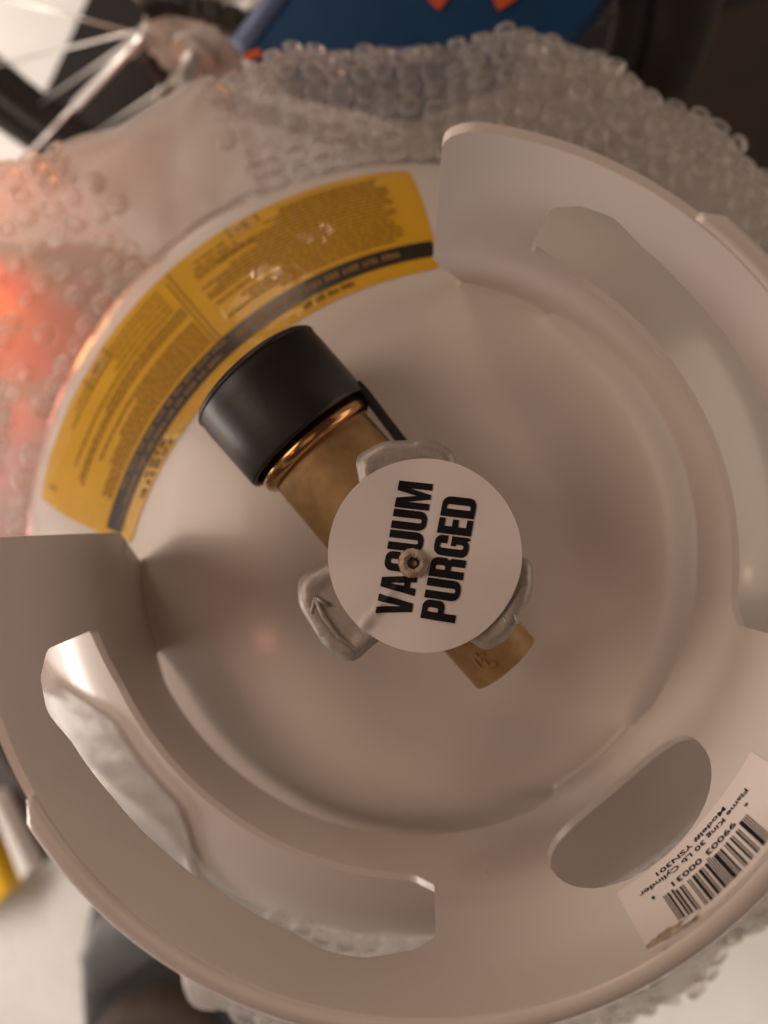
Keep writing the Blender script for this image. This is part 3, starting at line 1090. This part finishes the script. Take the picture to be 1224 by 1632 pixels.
WF = Matrix.Translation(HUB) @ Matrix.Rotation(rad(-14), 4, 'Z') @ Matrix.Rotation(pi / 2 - rad(12), 4, 'X')   # local z = axle, pointing to -y
RW = .240
v, f = revolve_pts([(RW - .008, -.013), (RW + .008, -.011), (RW + .012, 0), (RW + .008, .011), (RW - .008, .013), (RW - .011, 0), (RW - .008, -.013)], 80, frame=WF)
wheel_b = ub(make('rear_wheel', v, f, M_RIM, None))
v, f = revolve_pts([(RW + .006 + .018 * (1 + cos(t)), .019 * sin(t)) for t in [2 * pi * q / 14 for q in range(15)]], 80, frame=WF)
make('tyre', v, f, M_TYRE, wheel_b)
v, f = revolve_pts([(1e-5, -.062), (.005, -.062), (.005, -.048), (.009, -.047), (.009, -.037), (.011, -.036), (.024, -.034), (.024, -.030), (.014, -.028), (.011, -.015), (.011, .015), (.014, .028), (.024, .030), (.024, .034), (.011, .036),
                    (.013, .040), (.013, .050), (.005, .051), (.005, .078), (1e-5, .078)], 40, frame=WF)
make('hub', v, f, M_HUB, wheel_b, True, 40)
v, f = revolve_pts([(.0095, .078), (.0095, .071), (.0055, .0705)], 6, frame=WF)
make('axle_nut', v, f, M_HUB, wheel_b, False)
for i in range(36):
    sd = .032 if i % 2 else -.032
    a0 = 2 * pi * i / 36; a1 = a0 + (.55 if (i // 2) % 2 else -.55)
    p0 = WF @ Vector((.021 * cos(a1), .021 * sin(a1), sd)); p1 = WF @ Vector((RW * cos(a0), RW * sin(a0), 0))
    v, f = tube_pts([p0, p1], .0009, 6)
    make('spoke', v, f, M_SPOKE, wheel_b)
# sprocket, chain
CF = WF @ Matrix.Translation((0, 0, -.040))
SF = WF @ Matrix.Translation((0, 0, .046))
teeth = []
for i in range(32):
    a = 2 * pi * i / 32
    r = .031 if i % 2 else .0275
    teeth.append(Vector((r * cos(a), r * sin(a), 0)))
V = [SF @ (p + Vector((0, 0, z))) for z in (-.0015, .0015) for p in teeth]
F = [tuple(range(32)), tuple(range(32, 64))] + [(i, (i + 1) % 32, 32 + (i + 1) % 32, 32 + i) for i in range(32)]
ub(make('sprocket', V, F, M_GOLD, None, False))
chain_path = []
for i in range(28):
    t = i / 27
    if t < .35:
        a = rad(250 + (90 - 250) * t / .35) if False else rad(200 + 70 * t / .35)
        chain_path.append(Vector((.036 * cos(a), .036 * sin(a), 0)))
    else:
        chain_path.append(Vector((.0 + .33 * (t - .35) / .65, -.036 - .03 * (t - .35) / .65, 0)))
links = []
for i in range(len(chain_path) - 1):
    a, b = chain_path[i], chain_path[i + 1]
    m = (a + b) / 2; d = (b - a)
    fr = SF @ Matrix.Translation(m) @ Matrix.Rotation(atan2(d.y, d.x), 4, 'Z')
    links.append(box_pts(-d.length * .42, d.length * .42, -.0045, .0045, -.004, .004, fr))
for i in range(9):
    a = rad(125 - 35 * i / 8)
    fr = SF @ Matrix.Translation((.032 * cos(a), .032 * sin(a), 0)) @ Matrix.Rotation(a - pi / 2, 4, 'Z')
    links.append(box_pts(-.0052, .0052, -.0045, .0045, -.004, .004, fr))
for i in range(6):
    fr = SF @ Matrix.Translation((.011 * i + .006, .032 - .0008 * i, 0))
    links.append(box_pts(-.0048, .0048, -.0045, .0045, -.004, .004, fr))
ch_ = ub(make('chain', *merge(*links), M_CHAIN, None, False)); ch_['kind'] = 'stuff'

# blue chain guard (a deep plate with rounded edge), its decals and its pale rolled edge
def plane_at(px, py, z):
    d = CAM_ROT @ Vector(((px - 612) / 1226, -(py - 816) / 1226, -1))
    t = (z - CAM_POS.z) / d.z
    return CAM_POS + d * t
GZ = -.088
gc = [Vector((-.098, .260)), Vector((-.052, .330)), Vector((-.02, .40)), Vector((.20, .40)), Vector((.125, .322)), Vector((.085, .270)), Vector((.0, .235))]
GS = .893
gfil = fillet([(p.x * GS, p.y * GS, .012) for p in gc], 5)
vo, fo = fill2d([gfil])
def gmap(z):
    return lambda x, y: Vector((x, y, z - .12 * (y - .26)))
guard = ub(solid_sheet('chain_guard', [gfil], gmap(GZ), gmap(GZ - .022), M_BLUE, None, sharp=40))
bevel(guard, .006, 3)
v, f = tube_pts([(-.092 * GS, .268 * GS, GZ + .001), (-.050 * GS, .331 * GS, GZ - .006), (-.018 * GS, .40 * GS, GZ - .012)], .0058, 10)
make('guard_edge', v, f, M_BLUE_EDGE, guard)
for cx, cy, w, h, rot in ((.020, .300, .030, .010, .9), (.053, .297, .024, .016, .5), (-.085, .262, .01, .006, .2)):
    pts = [Vector((cx + (u * cos(rot) - w_ * sin(rot)), cy + (u * sin(rot) + w_ * cos(rot)))) * GS for u, w_ in ((-w / 2, -h / 2), (w / 2, -h / 3), (w / 2.4, h / 2), (-w / 2.2, h / 3))]
    sheet('decal', [pts], lambda x, y: gmap(GZ + .0012)(x, y), M_DECAL, guard)
# bright stay from the axle down to the left, with an adjuster
A = HUB + Vector((.0, -.075, .03)); B = HUB + Vector((-.150, -.035, -.100))
v, f = tube_pts([plane_at(268, 14, -.150), plane_at(120, 168, -.255)], .0031, 12)
P0_, P1_ = plane_at(268, 14, -.150), plane_at(120, 168, -.255)
w_, g_ = tube_pts([P1_, P1_ + (P1_ - P0_) * 1.1], .0013, 8)
v, f = merge((v, f), (w_, g_))
ub(make('stay', v, f, M_SPOKE, None))
v, f = tube_pts([plane_at(262, 20, -.152), plane_at(215, 69, -.185), plane_at(204, 80, -.192)], [.0042, .0046, .0050], 14)
ub(make('adjuster', v, f, M_HUB, None))

# ------------------------------------------------------------------ things lying on the floor
M_DARK_SHAPE = mat('dark_brown_shape', (.010, .006, .005), .9, var=.3, var_scale=25)
M_MAT = mat('unlit_dark_mat', (.040, .027, .019), .85, var=.25, var_scale=30, bump=.001, bump_scale=400)
M_NAVY = mat('navy_binding', (.010, .009, .013), .8)

def slab(name, pts, z0, z1, material, parent, bev=.003):
    n = len(pts)
    V = [Vector((x, y, z)) for z in (z0, z1) for x, y in pts]
    F = [tuple(reversed(range(n))), tuple(range(n, 2 * n))] + [(i, (i + 1) % n, n + (i + 1) % n, n + i) for i in range(n)]
    o = make(name, V, F, material, parent, False)
    return bevel(o, bev, 2)
# mat upper right, its unlit darkness put into the base colour
def fp(px, py, z=FLOOR_Z): 
    p = plane_at(px, py, z); return (p.x, p.y)
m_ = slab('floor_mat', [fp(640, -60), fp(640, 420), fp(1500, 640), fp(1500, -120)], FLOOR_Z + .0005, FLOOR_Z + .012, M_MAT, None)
tag(m_, 'floor mat with unlit darkness in its brown, and a navy stripe, at the upper right', 'mat')
z = FLOOR_Z + .0128
s_ = [fp(860, 66, z), fp(1200, -30, z), fp(1215, -2, z), fp(880, 98, z)]
make('stripe', [(x, y, z) for x, y in s_], [(0, 1, 2, 3)], M_NAVY, m_, False)
# flat dark shape behind the spokes
b_ = slab('dark_shape', [fp(168, -20), fp(300, -20), fp(330, 130), fp(250, 260), fp(70, 300), fp(62, 215), fp(110, 110)], FLOOR_Z + .0005, FLOOR_Z + .02, M_DARK_SHAPE, None)
tag(b_, 'flat dark brown shape lying on the floor behind the bicycle spokes', 'dark_shape')
# dark tray and yellow box at the left edge
d_ = slab('tray', [fp(-90, 1100), fp(8, 1160), fp(120, 1310), fp(86, 1362), fp(-30, 1260), fp(-110, 1230)], FLOOR_Z + .0005, FLOOR_Z + .03, mat('grey_brown_tray', (.050, .040, .031), .6, var=.3, var_scale=20), None)
tag(d_, 'dark grey brown tray lying on the carpet beside the yellow box', 'tray')
yb = thing('yellow_box', 'bright yellow box with a white edge at the lower left', 'box', (*fp(-40, 1370), FLOOR_Z))
def uy(o):
    o.parent = yb; o.matrix_parent_inverse = Matrix.Translation(-Vector(yb.location)); return o
q1 = [fp(-120, 1290), fp(0, 1280), fp(58, 1384), fp(14, 1430), fp(-120, 1476)]
uy(slab('box_body', q1, FLOOR_Z + .0006, FLOOR_Z + .05, mat('bright_yellow_plastic', (.80, .46, .01), .4), None, .006))
q2 = [fp(2, 1255, FLOOR_Z + .03), fp(14, 1258, FLOOR_Z + .03), fp(68, 1368, FLOOR_Z + .03), fp(54, 1388, FLOOR_Z + .03)]
uy(slab('white_edge', q2, FLOOR_Z + .0007, FLOOR_Z + .054, mat('white_box_edge', (.75, .72, .68), .5), None, .002))
# shoe at the lower left
shoe = thing('shoe', 'dark shoe with a grey toe on the pale carpet below the collar rim', 'shoe', (*fp(270, 1560), FLOOR_Z))
def us(o):
    o.parent = shoe; o.matrix_parent_inverse = Matrix.Translation(-Vector(shoe.location)); return o
def loft(name, outline, heights, material, shrink):
    """stacked outlines: pillow-like shape"""
    V, F = [], []
    pts = fillet(outline, 6)
    pts = densify([Vector(p) for p in pts], .012)
    c = sum(pts, Vector((0, 0))) / len(pts)
    n = len(pts)
    for z, s in zip(heights, shrink):
        for p in pts:
            q = c + (p - c) * s
            V.append(Vector((q.x, q.y, z)))
    for k in range(len(heights) - 1):
        for i in range(n):
            F.append((k * n + i, k * n + (i + 1) % n, (k + 1) * n + (i + 1) % n, (k + 1) * n + i))
    F.append(tuple((len(heights) - 1) * n + i for i in range(n)))
    return us(make(name, V, F, material, None, True))
def o3(pts, r=.03, z=FLOOR_Z + .04): return [(*fp(x, y, z), r) for x, y in pts]
SO = [(196, 1400), (150, 1440), (134, 1510), (140, 1640), (160, 1760), (420, 1760), (470, 1640), (460, 1560), (380, 1440), (280, 1390)]
loft('sole', o3(SO, .03, FLOOR_Z + .02), [FLOOR_Z + .001, FLOOR_Z + .022], mat('shoe_sole', (.02, .018, .016), .7), [1, 1])
loft('shoe_upper', o3(SO), [FLOOR_Z + .022, FLOOR_Z + .045, FLOOR_Z + .065, FLOOR_Z + .078, FLOOR_Z + .084], mat('black_shoe_leather', (.010, .008, .008), .6, var=.3, var_scale=40), [.985, .97, .9, .76, .5])
loft('toe_panel', o3([(165, 1430), (140, 1500), (148, 1556), (190, 1560), (290, 1490), (330, 1440), (250, 1390)], .012, FLOOR_Z + .055), [FLOOR_Z + .03, FLOOR_Z + .06, FLOOR_Z + .082, FLOOR_Z + .087], mat('grey_toe_leather', (.095, .094, .094), .45, var=.25, var_scale=30), [1, .98, .9, .7])
loft('ankle_padding', o3([(150, 1620), (200, 1580), (260, 1566), (310, 1572), (350, 1610), (370, 1700), (200, 1720)], .03, FLOOR_Z + .08), [FLOOR_Z + .06, FLOOR_Z + .095, FLOOR_Z + .105, FLOOR_Z + .108], mat('brown_padding', (.050, .032, .023), .75, var=.2, var_scale=60), [1, .97, .85, .6])
